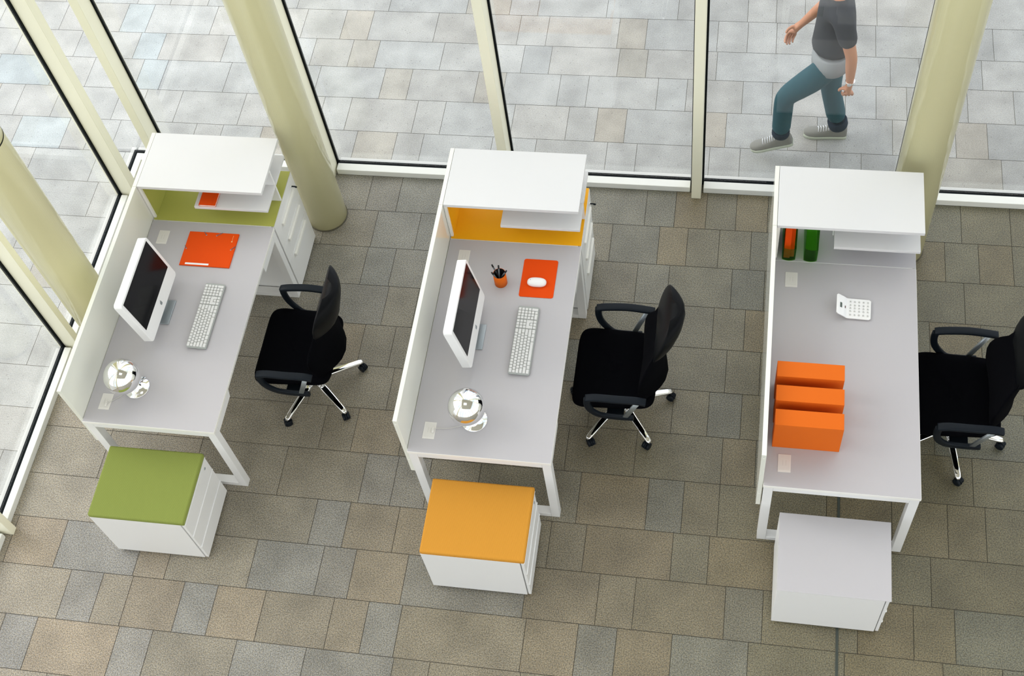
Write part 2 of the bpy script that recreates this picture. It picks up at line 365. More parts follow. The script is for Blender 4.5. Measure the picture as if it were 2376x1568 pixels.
# unseen walls right and behind camera, glazed for added fill; skylight sized for light
s = MB(); s.box(XR, XR+.3, YF, 3.0, 0, .6); s.box(XR, XR+.3, YF, 3.0, TOP-.4, TOP+.3)
for k in range(6): s.box(XR, XR+.3, YF+k*1.85, YF+k*1.85+.25, .6, TOP-.4)
struct(s.build('unseen_wall_right', CONC))
s = MB(); s.box(-1.34, XR+.3, YF-.3, YF, 0, .5); s.box(-1.34, XR+.3, YF-.3, YF, TOP-.4, TOP+.3)
for k in range(7): s.box(-1.34+k*1.8, -1.34+k*1.8+.2, YF-.3, YF, .5, TOP-.4)
struct(s.build('unseen_wall_front', CONC))
s = MB(); s.box(-1.14, XR, YF-.16, YF-.15, .5, TOP-.4); struct(s.build('window_21', GLASS))
s = MB(); s.box(XR+.15, XR+.16, YF, 3.0, .6, TOP-.4); struct(s.build('window_22', GLASS))  # added glazing in the unseen right wall, lets in fill light
s = MB()
SK = (.5, 3.4, -2.2, 0)
s.box(-1.35, SK[0], YF, 3.0, TOP, TOP+.3); s.box(SK[1], XR, YF, 3.0, TOP, TOP+.3)
s.box(SK[0], SK[1], YF, SK[2], TOP, TOP+.3); s.box(SK[0], SK[1], SK[3], 3.0, TOP, TOP+.3)
struct(s.build('ceiling', CEIL))
for k in range(6):
    y = SK[2]+(SK[3]-SK[2])*k/5
    s = MB(); s.tube([(SK[0]+(SK[1]-SK[0])*q/12, y, TOP+.15-.7*math.sin(PI*q/12)) for q in range(13)], .05, 10); struct(s.build('ceiling_beam', FRAMEW))

# ------------------------------------------------------------------ round steel columns
RUB = mat('rubber_seal', (.10, .09, .06), .7)
def column(x, y, r=.138):
    s = MB(); s.lathe([(r, 0.008), (r, TOP)], n=64); o = struct(s.build('column', CREAM, None, (x, y, 0)))
    s = MB(); s.lathe([(r+.006, 0), (r+.006, .008)], n=64); s.build('base_ring', RUB, o)
    if x < -.5:
        s = MB(); s.lathe([(r+.0012, 2.186), (r+.0012, 2.194)], n=64); s.build('joint_ring', GASK, o)
    return o
column(.262, 2.517); column(-.90, 1.315); column(4.163, 2.52); column(8.0, 2.52); column(-.90, -2.6)

# ------------------------------------------------------------------ desks
WD, LD = .8147, 1.4563
def make_desk(label, X, Y):
    d = empty('desk', label, 'desk', (X, Y, 0), group='desks in a row beside the glass wall')
    s = MB(); s.box(0, WD, 0, LD-.002, .716, .7385, .0015, 0); s.box(.002, WD-.002, .002, LD-.003, .7384, .7402, 0, 1)
    s.build('tabletop', [EDGE, GREY], d)
    for y0 in (.004, LD-.056):
        s = MB(); t = .05
        s.box(.004, .004+t, y0, y0+t, 0, .714, .002); s.box(WD-.004-t, WD-.004, y0, y0+t, 0, .714, .002)
        s.box(.0545, WD-.0545, y0, y0+t, 0, .038, .002); s.box(.0545, WD-.0545, y0, y0+t, .672, .714, .002)
        s.build('leg_frame', WHITE, d)
    for x0 in (.004, WD-.031):
        for y0, y1 in ((.055, .285), (LD-.29, LD-.058)):
            s = MB(); s.add([(x0, y0, .655), (x0+.027, y0, .655), (x0+.027, y1, .655), (x0, y1, .655), (x0, y0, .714), (x0+.027, y0, .714), (x0+.027, y1+(.02 if y0 < .5 else 0), .714), (x0, y1+(.02 if y0 < .5 else 0), .714)],
                           [(3, 2, 1, 0), (4, 5, 6, 7), (0, 1, 5, 4), (1, 2, 6, 5), (2, 3, 7, 6), (3, 0, 4, 7)])
            s.build('corner_bracket', WHITE, d)
    # privacy screen down the left side, in two lengths
    for y0, y1 in ((.017, 1.472), (1.4735, 1.905)):
        s = MB(); s.box(-.0266, -.002, y0, y1, .455, 1.069, .0015); sc = s.build('privacy_screen', GLOSSW, d)
    for z in (.60, 1.03):
        s = MB(); s.lathe([(.004, 0), (.004, .0015)], n=12, M=Matrix.Translation((-.0143, .0169, z)) @ Matrix.Rotation(PI/2, 4, 'X')); s.build('screw_cap', EDGE, d)
    return d
def socket(d, x0, x1, y0, y1, plug=False):
    s = MB(); s.box(x0, x1, y0, y1, .7403, .7425, .0008)
    o = s.build('socket_plate', SOCK, d)
    s = MB(); s.box(x0+.006, x1-.006, y0+.012, y1-.006, .7426, .7431, 0); 
    s.build('socket_lid', mat('socket_lid', (.70, .68, .64), .45), o)
    cx, cy = (x0+x1)/2, (y0+y1)/2
    s = MB()
    for dx in (-.008, .008): s.box(cx+dx-.0006, cx+dx+.0006, cy-.014, cy+.018, .7432, .7434)
    s.build('lid_slot', mat('slot_grey', (.52, .50, .47), .5), o)
    return o
XS = (-.5929, 1.3634, 3.3234); YS = (.4220, .4115, .3941)
dl = ('white framed desk nearest the left glass wall, grey top with an orange folder',
      'middle white framed desk, grey top with a mouse on an orange mat',
      'right-hand white framed desk, grey top with three orange box files and no computer')
desks = [make_desk(dl[i], XS[i], YS[i]) for i in range(3)]
for i, d in enumerate(desks):
    socket(d, .072, .142, 1.275, 1.378); socket(d, .072, .140, .088, .193)

# ------------------------------------------------------------------ end cabinets with a shelf hutch on top
def make_cabinet(i, label, topm, trim):
    c = empty('storage_cabinet', label, 'cabinet', (XS[i], YS[i], 0), group='drawer cabinets at the window ends of the desks')
    y0, y1 = LD, 1.905
    s = MB(); s.box(0, .795, y0, y1, .004, .7375, .0015); s.build('body', WHITE, c)
    s = MB(); s.box(.004, .812, y0+.004, y1-.004, .738, .7405, .0008); s.build('coloured_top', topm, c)
    zs = [.02, .330, .498, .735]
    for k, (a, b) in enumerate(zip(zs, zs[1:])):
        s = MB(); s.box(.7965, .8145, y0+.003, y1-.003, a, b-.0035, .0012); dr = s.build('drawer', WHITE, c)
        hz = (.289, .457, .626)[k]
        s = MB(); s.box(.8147, .829, 1.556, 1.835, hz-.013, hz+.013, .002)
        s.build('handle', EDGE, dr)
    s = MB(); s.lathe([(.007, 0), (.007, .006), (.004, .007)], n=16, M=Matrix.Translation((.8145, 1.835, .668)) @ Matrix.Rotation(PI/2, 4, 'Y'))
    lk = s.build('lock', CHROME, c)
    if i < 2:
        s = MB(); s.box(.822, .846, 1.830, 1.840, .6672, .6692, 0); s.lathe([(.009, 0), (.009, .003)], n=14, M=Matrix.Translation((.850, 1.8335, .668)) @ Matrix.Rotation(PI/2, 4, 'X'))
        s.build('key', PLAST, lk)
    h = empty('shelf_hutch', trim, 'shelf', (XS[i], YS[i], 0), group='white shelf hutches on the drawer cabinets')
    s = MB(); s.box(0, .8145, 1.4735, 1.905, 1.045, 1.069, .0015); s.build('top_panel', TOPW, h)
    s = MB(); s.box(0, .018, 1.4745, 1.904, .7412, 1.0445, .001); s.build('side_panel', EDGE, h)
    if i < 2:
        s = MB(); s.box(.0183, .0203, 1.490, 1.902, .7412, 1.0445); s.build('side_lining', topm, h)
    s = MB(); s.box(.334, .812, 1.660, 1.674, .7412, 1.0445, .001); s.build('divider', WHITE, h)
    s = MB(); s.box(.332, .8143, 1.4595, 1.6595, .886, .907, .0015); s.box(.332, .8143, 1.6745, 1.900, .886, .907, .0015); s.build('shelf', TOPW, h)
    return c, h
make_cabinet(0, 'green-topped white three-drawer cabinet with its key in the lock, beside the round column', GREEN, 'white shelf hutch holding the orange notebook, at the left desk')
make_cabinet(1, 'yellow-topped white three-drawer cabinet at the window end of the middle desk', YELL, 'white shelf hutch above the yellow cabinet top, shelf empty')
make_cabinet(2, 'grey-topped white cabinet carrying two green magazine files', GREYM, 'white shelf hutch sheltering the green magazine files')

# ------------------------------------------------------------------ mobile pedestals
def make_pedestal(label, X, Y, H, cushm, rz):
    p = empty('mobile_pedestal', label, 'drawer unit', (X, Y, 0), rz, 'low drawer pedestals in front of the desks')
    Wp, Dp = .5867, .4425
    hb = H-.035 if cushm else H-.002
    s = MB(); s.box(0, .556, 0, Dp, .022, hb, .0015); s.build('body', WHITE, p)
    zz = [.024, .185, .345, hb-.003]
    for k, (a, b) in enumerate(zip(zz, zz[1:])):
        s = MB(); s.box(.562, .579, .004, Dp-.004, a, b-.004, .001); s.add([(.579, .004, b-.004), (.5845, .004, b-.007), (.579, .004, b-.020), (.579, Dp-.004, b-.004), (.5845, Dp-.004, b-.007), (.579, Dp-.004, b-.020)], [(0, 1, 2), (3, 5, 4), (0, 3, 4, 1), (1, 4, 5, 2), (0, 2, 5, 3)])
        s.build('drawer', WHITE, p)
    s = MB(); s.lathe([(.008, 0), (.008, .004), (.005, .005)], n=16, M=Matrix.Translation((.5785, Dp-.055, hb-.055)) @ Matrix.Rotation(PI/2, 4, 'Y')); s.build('lock', ALU, p)
    for x in (.06, .5):
        for y in (.06, Dp-.06):
            s = MB(); s.lathe([(.010, -.012), (.010, .012)], n=16, M=Matrix.Translation((x, y, .0105)) @ Matrix.Rotation(PI/2, 4, 'X')); s.build('castor', PLAST, p)
    if cushm:
        s = MB(); s.box(-.002, .585, -.002, Dp+.002, hb+.001, H+.002, .012, seg=3); s.build('seat_cushion', cushm, p)
    else:
        s = MB(); s.box(-.001, .587, -.001, Dp+.001, hb+.0005, H, .001); s.build('top_panel', GREY, p)
    return p
make_pedestal('white drawer pedestal with a green cushion top', -.476, -.068, .5377, CUSHG, .006)
make_pedestal('white drawer pedestal with an amber orange cushion top', 1.494, -.0888, .5377, CUSHO, .003)
make_pedestal('white drawer pedestal with a plain hard grey top and no cushion', 3.4276, -.0904, .5053, None, -.001)

# ------------------------------------------------------------------ office chairs
def make_chair():
    c = empty('office_chair', 'x', 'chair', (0, 0, 0), group='black swivel chairs on chrome star bases')
    # seat (faces -x)
    def outline(k, z):
        pts = []
        n = 56
        for i in range(n):
            a = 2*PI*i/n; ca, sa = math.cos(a), math.sin(a); e = .27
            x = math.copysign(abs(ca)**e, ca); y = math.copysign(abs(sa)**e, sa)
            hw = .272-.022*(x*.5+.5)
            pts.append(Vector((-.02+x*(.245)*k, y*hw*k+.018, z-.012*max(0, -x-.6)*2+.010*abs(y)**3*k)))
        return pts
    s = MB(); s.ring_loft([outline(.80, .418), outline(.97, .430), outline(1.0, .452), outline(.985, .470), outline(.93, .482), outline(.80, .486), outline(.5, .482), outline(.15, .480)])
    s.build('seat', BLACKF, c)
    # backrest: lumbar shell
    def backring(z, xc, w, t, cv, yc=0):
        n = 28; pts = []
        for i in range(n):
            a = 2*PI*i/n; y = w*math.copysign(abs(math.cos(a))**.75, math.cos(a)); u = math.sin(a)
            q = (y/w)**2
            pts.append(Vector((xc+cv*(1-q)-cv*.5+t*u*(.55+.45*(1-q)), yc+y, z)))
        return pts
    s = MB()
    prof = [(.455, .150, .150), (.47, .156, .190), (.50, .152, .212), (.56, .140, .230), (.62, .134, .238), (.68, .138, .238), (.74, .150, .228), (.80, .170, .205), (.86, .195, .178), (.92, .215, .170), (.98, .230, .16), (1.02, .24, .12)]
    s.ring_loft([backring(z, x+.040, w, (.020, .050, .062, .068, .068, .064, .056, .048, .040, .034, .026, .012)[i], .070, .015) for i, (z, x, w) in enumerate(prof)])
    s.build('backrest', BLACKF, c)
    s = MB()
    prof = [(.835, .200, .10), (.85, .202, .150), (.88, .206, .178), (.93, .216, .200), (.99, .230, .213), (1.04, .244, .216), (1.08, .256, .210), (1.115, .268, .194), (1.140, .278, .166), (1.155, .285, .125), (1.160, .289, .07)]
    s.ring_loft([backring(z, x+.040, w, (.018, .036, .052, .060, .062, .060, .056, .049, .038, .024, .008)[i], .050, .018) for i, (z, x, w) in enumerate(prof)])
    s.build('upper_backrest', LEATH, c)
    s = MB(); s.sweep(spline([(.04, 0, .405), (.20, 0, .405), (.245, 0, .44), (.235, 0, .52), (.215, 0, .60)], 6), rrect(.07, .022, .008), up=(1, 0, .01)); s.build('back_bracket', PLAST, c)
    s = MB(); s.box(-.12, .10, -.09, .09, .375, .417, .01); s.build('tilt_mechanism', PLAST, c)
    s = MB(); s.lathe([(.028, .11), (.028, .24), (.016, .241), (.016, .376)], n=24); s.build('gas_lift', CHROME, c)
    # arms
    for sd in (-1, 1):
        y = .306*sd
        arm = MB()
        arm.sweep(spline([(-.155, y, .668), (-.10, y, .684), (.02, y+.004*sd, .69), (.13, y, .684), (.185, y, .672)], 5), rrect(.046, .026, .009))
        ao = arm.build('armrest', PLAST, c)
        s = MB(); s.sweep(spline([(-.148, y, .665), (-.150, y, .60), (-.135, y-.004*sd, .53), (-.095, y-.012*sd, .468), (-.05, y-.02*sd, .437), (.04, y-.02*sd, .432), (.11, y-.02*sd, .436)], 5), rrect(.040, .024, .008), up=(0, sd, 0.001)); s.build('arm_loop', PLAST, ao)
        s = MB(); s.sweep([(.06, y-.018*sd, .440), (.145, y, .670)], rrect(.030, .014, .005), up=(0, sd, 0)); s.build('arm_strut', ALU, ao)
        s = MB(); s.box(-.05, .05, min(y-.02*sd, sd*.12), max(y-.02*sd, sd*.12), .395, .417, .005); s.build('arm_carrier', PLAST, ao)
    return c
def star_base(c, ang0, cast):
    s = MB(); s.lathe([(.02, .072), (.050, .078), (.052, .105), (.036, .125), (.030, .126)], n=32); s.build('hub', CHROME, c)
    for k in range(5):
        a = math.radians(ang0+72*k); dx, dy = math.cos(a), math.sin(a)
        pts = [(dx*r, dy*r, z) for r, z in ((.035, .102), (.12, .098), (.22, .088), (.29, .078), (.312, .074), (.325, .068))]
        s = MB(); s.sweep(pts, rrect(.044, .026, .010), scale=[1.1, 1.0, .92, .84, .72, .35]); s.build('base_leg', CHROME, c)
        cx, cy = dx*.302, dy*.302; ca = math.radians(cast[k]); ux, uy = math.cos(ca), math.sin(ca)
        s = MB(); s.lathe([(.007, .040), (.007, .066)], cx, cy, 12)
        M = Matrix.Translation((cx+ux*.014, cy+uy*.014, .025)) @ Matrix.Rotation(ca, 4, 'Z') @ Matrix.Rotation(PI/2, 4, 'X')
        s.lathe([(.018, -.024), (.025, -.022), (.025, -.006), (.012, -.005), (.012, .005), (.025, .006), (.025, .022), (.018, .024)], n=24, M=M)
        s.lathe([(.0265, -.0045), (.0265, .0045)], n=24, M=M)
        s.build('castor', PLAST, c)
CH = [((.505, 1.163), -113, (-150, -60, -30, 100, 200), .0, 'black swivel chair at the left desk, beside the orange folder side'),
      ((2.468, 1.177), -124.5, (-60, -120, -20, 70, 200), .0, 'black swivel chair at the middle desk, behind the one with the mouse mat'),
      ((4.400, 1.170), -80, (-40, -30, 60, 120, 200), .0, 'black swivel chair cut by the right edge of the photo, at the box file desk')]
CH[0] = CH[0][:4]+('black swivel chair pulled up to the left desk with the orange folder',)
CH[1] = CH[1][:4]+('black swivel chair pulled up to the middle desk with the orange mouse mat',)
proto = make_chair()
for i, ((x, y), a0, cast, rz, lab) in enumerate(CH):
    c = proto if i == 0 else None
    if c is None:
        c = proto.copy(); COL.objects.link(c)
        for ch in kids: copy_tree(ch, c)
    else: kids = list(proto.children)
    c['label'] = lab; c.location = (x, y, 0); c.rotation_euler.z = rz
    star_base(c, a0-math.degrees(rz), cast)

# ------------------------------------------------------------------ all-in-one computers
def make_computer(label, X, Y, ytop):
    e = empty('desktop_computer', label, 'computer', (X, Y, .7405), group='white all-in-one computers')
    tilt = math.radians(9.3); H, Wd, T = .393, .500, .052
    # local frame: casing built upright (x = depth, front at x=0), then leaned back
    M = Matrix.Translation((0, 0, .060)) @ Matrix.Rotation(-tilt, 4, 'Y')
    s = MB(); s.box(-T, 0, -Wd/2, Wd/2, 0, H, 0)
    es = [q for q in s.bm.edges if abs((q.verts[0].co-q.verts[1].co).normalized().x) > .9]
    bmesh.ops.bevel(s.bm, geom=es, offset=.022, segments=6, affect='EDGES', profile=.5)
    es = [q for q in s.bm.edges if (q.verts[0].co.x > -.001 and q.verts[1].co.x > -.001)]
    bmesh.ops.bevel(s.bm, geom=es, offset=.004, segments=3, affect='EDGES', profile=.5)
    for f in s.bm.faces: f.smooth = False
    s.xf(M); cas = s.build('casing', WPLAST, e)
    s = MB(); s.box(.0002, .0012, -.2265, .2265, .104, .378, 0); s.xf(M); s.build('screen', SCREEN, e)
    # small fruit emblem on the chin: round body with a bite and a leaf
    pts = []
    for k in range(40):
        a = 2*PI*k/40; r = .0125*(1-.10*math.cos(2*a)-.06*abs(math.sin(a))**6)
        y = r*math.cos(a); z = r*math.sin(a)*1.05
        if z > 0: z -= .0022*math.exp(-(y/.004)**2)
        if z < 0: z += .0016*math.exp(-(y/.004)**2)
        dy, dz = y-.0145, z-.001; q = math.hypot(dy, dz)
        if q < .0065: y = .0145+dy/q*.0065; z = .001+dz/q*.0065
        pts.append((y, z))
    s = MB(); s.ring_loft([[Vector((xx, p[0], p[1]+.052)) for p in pts] for xx in (.0002, .0009)], smooth=False)
    lf = [(.001+.0035*math.cos(t)+.002, .0165+.0028*math.sin(t)+.0025*math.cos(t)) for t in [2*PI*k/12 for k in range(12)]]
    s.ring_loft([[Vector((xx, p[0], p[1]+.052)) for p in lf] for xx in (.0002, .0009)], smooth=False)
    s.xf(M); s.build('emblem', ALU, e)
    # bent aluminium stand: foot under the screen, neck up the back
    p = spline([(.028, 0, .0055), (.0, 0, .0055), (-.08, 0, .0055), (-.108, 0, .012), (-.118, 0, .040), (-.112, 0, .12), (-.100, 0, .19)], 6)
    s = MB(); s.sweep(p, rrect(.172, .0095, .0045, 4), up=(0, 0, 1)); st = s.build('stand', ALU, e)
    bm = st.data
    return e
c1 = make_computer('white all-in-one computer with dark screen on the left desk', -.285, 1.197, 0)
c2 = make_computer('white all-in-one computer with dark screen on the middle desk', 1.659, 1.182, 0)

# ------------------------------------------------------------------ keyboards
def make_keyboard(label, X, Y, rz, group):
    k0 = empty('keyboard', label, 'keyboard', (X, Y, .7402), rz, group)
    L, D = .459, .125   # along y, along x ; local origin at far-left corner as seen: y from 0..L, x 0 (back) .. D (front)
    s = MB(); s.ring_loft([[Vector((D/2+a, L/2+b, z)) for a, b in rrect(D-k, L-k, .010, 5)] for z, k in ((.004, .006), (.006, 0), (.014, 0), (.016, .004))], smooth=False)
    s.xf(Matrix.Rotation(math.radians(3), 4, 'Y')); s.xf(Matrix.Translation((0, 0, .007)))
    s.build('tray', KBASE, k0)
    cache = {}
    def key(x, y, w, h=1.0):
        kk = (round(w, 3), round(h, 3))
        if kk not in cache:
            s = MB(); g = .0012; a, b = h*.0197, w*.0197
            s.ring_loft([[Vector((a/2+p, b/2+q, z)) for p, q in rrect(a-2*g-i, b-2*g-i, .0022, 2)] for z, i in ((0, 0), (.003, .0002), (.0062, .0022), (.0068, .0036))], smooth=False)
            o = s.build('key', KEYM, k0); cache[kk] = o.data
        else: o = bpy.data.objects.new('key', cache[kk]); COL.objects.link(o); o.parent = k0
        o.location = (x, y, .0232-x*math.tan(math.radians(3))); o.rotation_euler = (0, math.radians(3), 0)
    rows = [[1.5]+[1]*12+[1.5], [1]*13+[2], [1.5]+[1]*12+[1.5], [1.75]+[1]*11+[2.25], [2.25]+[1]*10+[2.75], [1.5, 1.25, 1.5, 6.5, 1.5, 1.25, 1.5]]
    u = .0197; x0 = .0032
    for r, row in enumerate(rows):
        y = .0055
        for w in row: key(x0+r*u, y, w); y += w*u
    yn = .0055+15*u+.0035
    for r in range(3):
        for q in range(3): key(x0+r*u, yn+q*u, 1)
    s = MB(); s.box(x0+3*u+.0012, x0+4*u-.001, yn+.001, yn+3*u-.001, 0, .0052); s.box(x0+4*u-.001, x0+5*u-.001, yn+.001, yn+u-.001, 0, .0052); s.box(x0+4*u-.001, x0+5*u-.001, yn+2*u+.001, yn+3*u-.001, 0, .0052)
    o = s.build('blank_panel', KEYM, k0, (0, 0, .0232)); o.rotation_euler = (0, math.radians(3), 0)
    key(x0+4*u, yn+u, 1)
    for q in range(3): key(x0+5*u, yn+q*u, 1)
    yp = yn+3*u+.0035
    for r in range(4):
        for q in range(4): key(x0+r*u, yp+q*u, 1)
    for q in range(3): key(x0+4*u, yp+q*u, 1)
    key(x0+4*u, yp+3*u, 1, 2); key(x0+5*u, yp, 2); key(x0+5*u, yp+2*u, 1)
    return k0
G = 'white keyboards with grey edges'
make_keyboard('white keyboard on the left desk, in front of its computer', -.098, .958, -.004, G)
make_keyboard('white keyboard on the middle desk, in front of its computer', 1.860, .945, .0, G)

# ------------------------------------------------------------------ chrome globe lamps
def make_lamp(label, X, Y, HX, HY, HZ, hr, plug):
    e = empty('table_lamp', label, 'lamp', (X, Y, .7403), group='chrome globe table lamps')
    s = MB(); s.lathe([(.0, 0), (.074, 0), (.0765, .003), (.074, .006), (.058, .012), (.040, .024), (.026, .042), (.018, .065), (.016, .075), (.0, .076)][1:-1], n=64); s.build('base', CHROME, e)
    hd = Vector((HX-X, HY-Y, HZ-.7403))
    n1, n2 = 32, 64
    ax = Vector((-.35, .15, 1)).normalized(); q = ax.to_track_quat('Z', 'Y').to_matrix().to_4x4(); M = Matrix.Translation(hd) @ q
    prof = [(hr*math.cos(t), hr*math.sin(t)) for t in [math.radians(-52+142*k/n1) for k in range(n1)]]+[(.0005, hr)]
    s = MB(); s.lathe(prof, n=n2, M=M)
    sh = s.build('globe_shade', CHROME, e)
    s = MB(); s.tube(spline([(0, 0, .070), hd*.35+Vector((0, 0, .05)), hd+Vector((0, 0, -hr*.8))], 5), .012, 12); s.build('neck', CHROME, e)
    s = MB(); px, py = plug[0]-X, plug[1]-Y
    s.tube(spline([(0-.05, -.04, .008), ((px-.05)*.5, (py-.04)*.5-.004, .004), (px+.02, py+.012, .006), (px, py, .012)], 8), .0019, 8); cb = s.build('cable', mat('clear_cable', (.55, .54, .50), .3), e)
    s = MB(); s.box(px-.006, px+.006, py-.018, py+.014, .0035, .012, .0015); s.build('plug', SOCK, e)
    return e
make_lamp('chrome globe table lamp on the left desk, plugged into the near socket', -.325, .672, -.352, .650, .905, .106, (-.478, .548))
make_lamp('chrome globe table lamp on the middle desk, plugged into the near socket', 1.712, .640, 1.690, .635, .905, .106, (1.490, .555))

# ------------------------------------------------------------------ things on the desks
e = empty('elastic_folder', 'orange card folder with elastic corners lying on the left desk', 'folder', (-.152, 1.674, .7403))
s = MB(); s.box(-.165, .165, -.128, .128, 0, .004, .0012); s.box(-.164, .164, -.127, .128, .0045, .0085, .0012); s.box(-.1645, .1645, -.1285, -.1265, .001, .008); s.build('cover', ORANGE, e)
for a, b in (((-.066, .128), (-.047, .106)), ((.055, .128), (.022, .105)), ((-.165, .017), (-.152, -.004)), ((.165, .030), (.142, .004))):
    s = MB(); s.tube([(a[0], a[1], .0095), (b[0], b[1], .0097)], .0022, 8); eb = s.build('elastic_band', ELAS, e)
    s = MB(); s.lathe([(.0045, .0086), (.0045, .0096), (.003, .0098)], b[0], b[1], 14); s.build('eyelet', ALU, eb)
s = MB(); s.box(-.128, .027, -.122, -.109, .0086, .0092, .0002); s.build('white_label', WPLAST, e)
s = MB(); s.lathe([(.0045, .0086), (.0045, .0089)], .132, .066, 12); s.box(.1312, .1328, .072, .112, .0086, .0089); s.build('gold_print', GOLD, e)

s = MB(); s.ring_loft([[Vector((a, b, z)) for a, b in rrect(.207, .271, .014, 6)] for z in (0, .003)], smooth=False)
tag(s.build('mouse_mat', ORMAT, None, (1.949, 1.6165, .7404)), 'orange rounded mouse mat on the middle desk', 'mouse mat')
e = empty('computer_mouse', 'white oval wireless mouse lying on the orange mat', 'mouse', (1.944, 1.580, .7438))
def pill(k, z): return [Vector((math.copysign(abs(math.cos(t))**.8, math.cos(t))*.0585*k, math.copysign(abs(math.sin(t))**.75, math.sin(t))*.0310*k, z)) for t in [2*PI*i/40 for i in range(40)]]
s = MB(); s.ring_loft([pill(.90, 0), pill(.96, .004), pill(1, .009), pill(.985, .015), pill(.92, .021), pill(.78, .026), pill(.55, .0292), pill(.25, .0305), pill(.05, .0307)]); s.build('shell', WPLAST, e)
s = MB(); s.lathe([(.0028, .027), (.0028, .0288), (.002, .0294)], -.038, .006, 14); s.build('scroll_ball', ALU, e)

e = empty('pen_cup', 'orange pen cup with black inside on the middle desk', 'pen cup', (1.727, 1.570, .7403))
s = MB(); s.lathe([(.038, 0), (.039, .001), (.039, .1)], n=48); s.lathe([(.0391, .1), (.037, .1)], n=48); s.build('cup', ORBOX, e)
bpy.data.objects.remove(bpy.data.objects['cup'])
s = MB(); n = 48
R_ = lambda r, z: [Vector((r*math.cos(2*PI*i/n), r*math.sin(2*PI*i/n), z)) for i in range(n)]
s.ring_loft([R_(.0385, 0), R_(.0385, .099), R_(.0365, .0995)], cap=False); bmesh.ops.contextual_create(s.bm, geom=[q for q in s.bm.edges if q.is_boundary and q.verts[0].co.z < .001]); s.build('cup', ORBOX, e)
s = MB(); s.ring_loft([R_(.0365, .0995), R_(.0362, .005)], cap=False); bmesh.ops.contextual_create(s.bm, geom=[q for q in s.bm.edges if q.is_boundary and q.verts[0].co.z < .01]); s.build('lining', DARKIN, e)
PL = ['upright black pen in the orange cup, leaning to the window', 'black pen leaning to the upper left out of the orange cup',
      'black pen leaning lowest to the left out of the orange cup', 'black pen leaning right out of the orange cup']
def pen(label, tip, top):
    a, b = Vector(tip), Vector(top); e = empty('pen', label, 'pen', a, group='black pens in the orange cup'); d = (b-a)
    s = MB(); s.tube([d*0, d*.86], .0050, 12, up=(.3, .9, .1)); s.build('barrel', PENM, e)
    s = MB(); s.tube([d*.861, d], .0052, 12, up=(.3, .9, .1)); s.build('end_cap', DARKIN, e)
cx, cy, zb = 1.727, 1.570, .7465
pen(PL[0], (cx-.002, cy-.022, zb), (cx-.004, cy+.026, .885)); pen(PL[1], (cx-.008, cy+.022, zb), (cx-.044, cy+.030, .882))
pen(PL[2], (cx+.010, cy-.024, zb), (cx-.040, cy-.016, .870)); pen(PL[3], (cx-.018, cy+.004, zb), (cx+.046, cy+.002, .870))

e = empty('notebook', 'orange notebook with elastic closure on the left hutch shelf', 'notebook', (-.173, 1.962, .9077))
s = MB(); s.box(-.055, .055, -.075, .075, 0, .0012, .0004); s.box(-.055, .055, -.075, .075, .0130, .0145, .0004); s.box(-.0555, -.054, -.075, .075, 0, .0145); s.build('cover', ORANGE, e)
s = MB(); s.box(-.0535, .053, -.073, .073, .0014, .0128); s.build('pages', EDGE, e)
s = MB(); s.box(.028, .032, -.0756, .0756, .0146, .0154); s.build('elastic_strap', ORMAT, e)

# calculator
e = empty('calculator', 'white folding-screen calculator on the right-hand desk', 'calculator', (3.784, 1.540, .7403), math.radians(-1.5))
def calc_ring(z0): return None
s = MB()
sec = [(-.099, .052), (-.090, .050), (-.055, .024), (-.040, .010), (-.030, .007), (.085, .007), (.096, .007)]
for x0, x1 in ((0, 1),):
    n = len(sec); top = []; 
    def half(x): return .0665-(.008 if x < -.095 or x > .092 else 0)
    ring = [[Vector((x, yy*half(x), z+(.006 if q else 0)-(0 if q else 0))) for yy, q in ((-1, 0), (1, 0), (1, 1), (-1, 1))] for x, z in sec]
    s.ring_loft(ring, smooth=False)
s.build('case', WPLAST, e)
sl_ = math.atan2(.026, .035)
M = Matrix.Translation((-.0725, 0, .0385+.005)) @ Matrix.Rotation(math.atan2(.026, .035), 4, 'Y')
s = MB(); s.box(-.0065, .0065, -.016, .016, 0, .0016); s.xf(M); s.build('display', LCD, e)
M = Matrix.Translation((-.0475, 0, .0235)) @ Matrix.Rotation(math.atan2(.014, .015), 4, 'Y')
s = MB(); s.box(-.003, .003, -.008, .008, 0, .0012); s.xf(M); s.build('solar_cell', SOLAR, e)
for kx in range(5):
    for ky in range(5):
        x = -.018+kx*.0242; y = (.045, .0215, .0015, -.0185, -.0435)[ky]
        s = MB(); s.lathe([(.0062, .0131), (.0060, .0152), (.0045, .0162)], x, y, 16); k_ = s.build('key', KEYM, e)
        s = MB(); s.box(x-.0020, x+.0012, y-.0016, y+.0016, .0163, .0165); s.build('key_mark', INK, k_)

# box files
BL = ['orange box file farthest from the camera of the three on the right-hand desk', 'middle one of the three orange box files, between its two neighbours',
      'nearest orange box file, next to the near socket plate on the right-hand desk']
def box_file(label, y):
    e = empty('box_file', label, 'box file', (3.537, y, .7403), group='orange box files on the right-hand desk')
    s = MB(); s.box(-.177, .177, -.0475, .0475, 0, .2597, .0015); s.box(-.1772, -.1768, -.0455, -.0445, .01, .25); s.build('case', ORBOX, e)
    s = MB(); s.box(-.1778, -.1771, -.038, .038, .008, .25, .0003); s.build('spine_panel', ORBOX, e)
for lb, y in zip(BL, (.970, .822, .676)): box_file(lb, y)

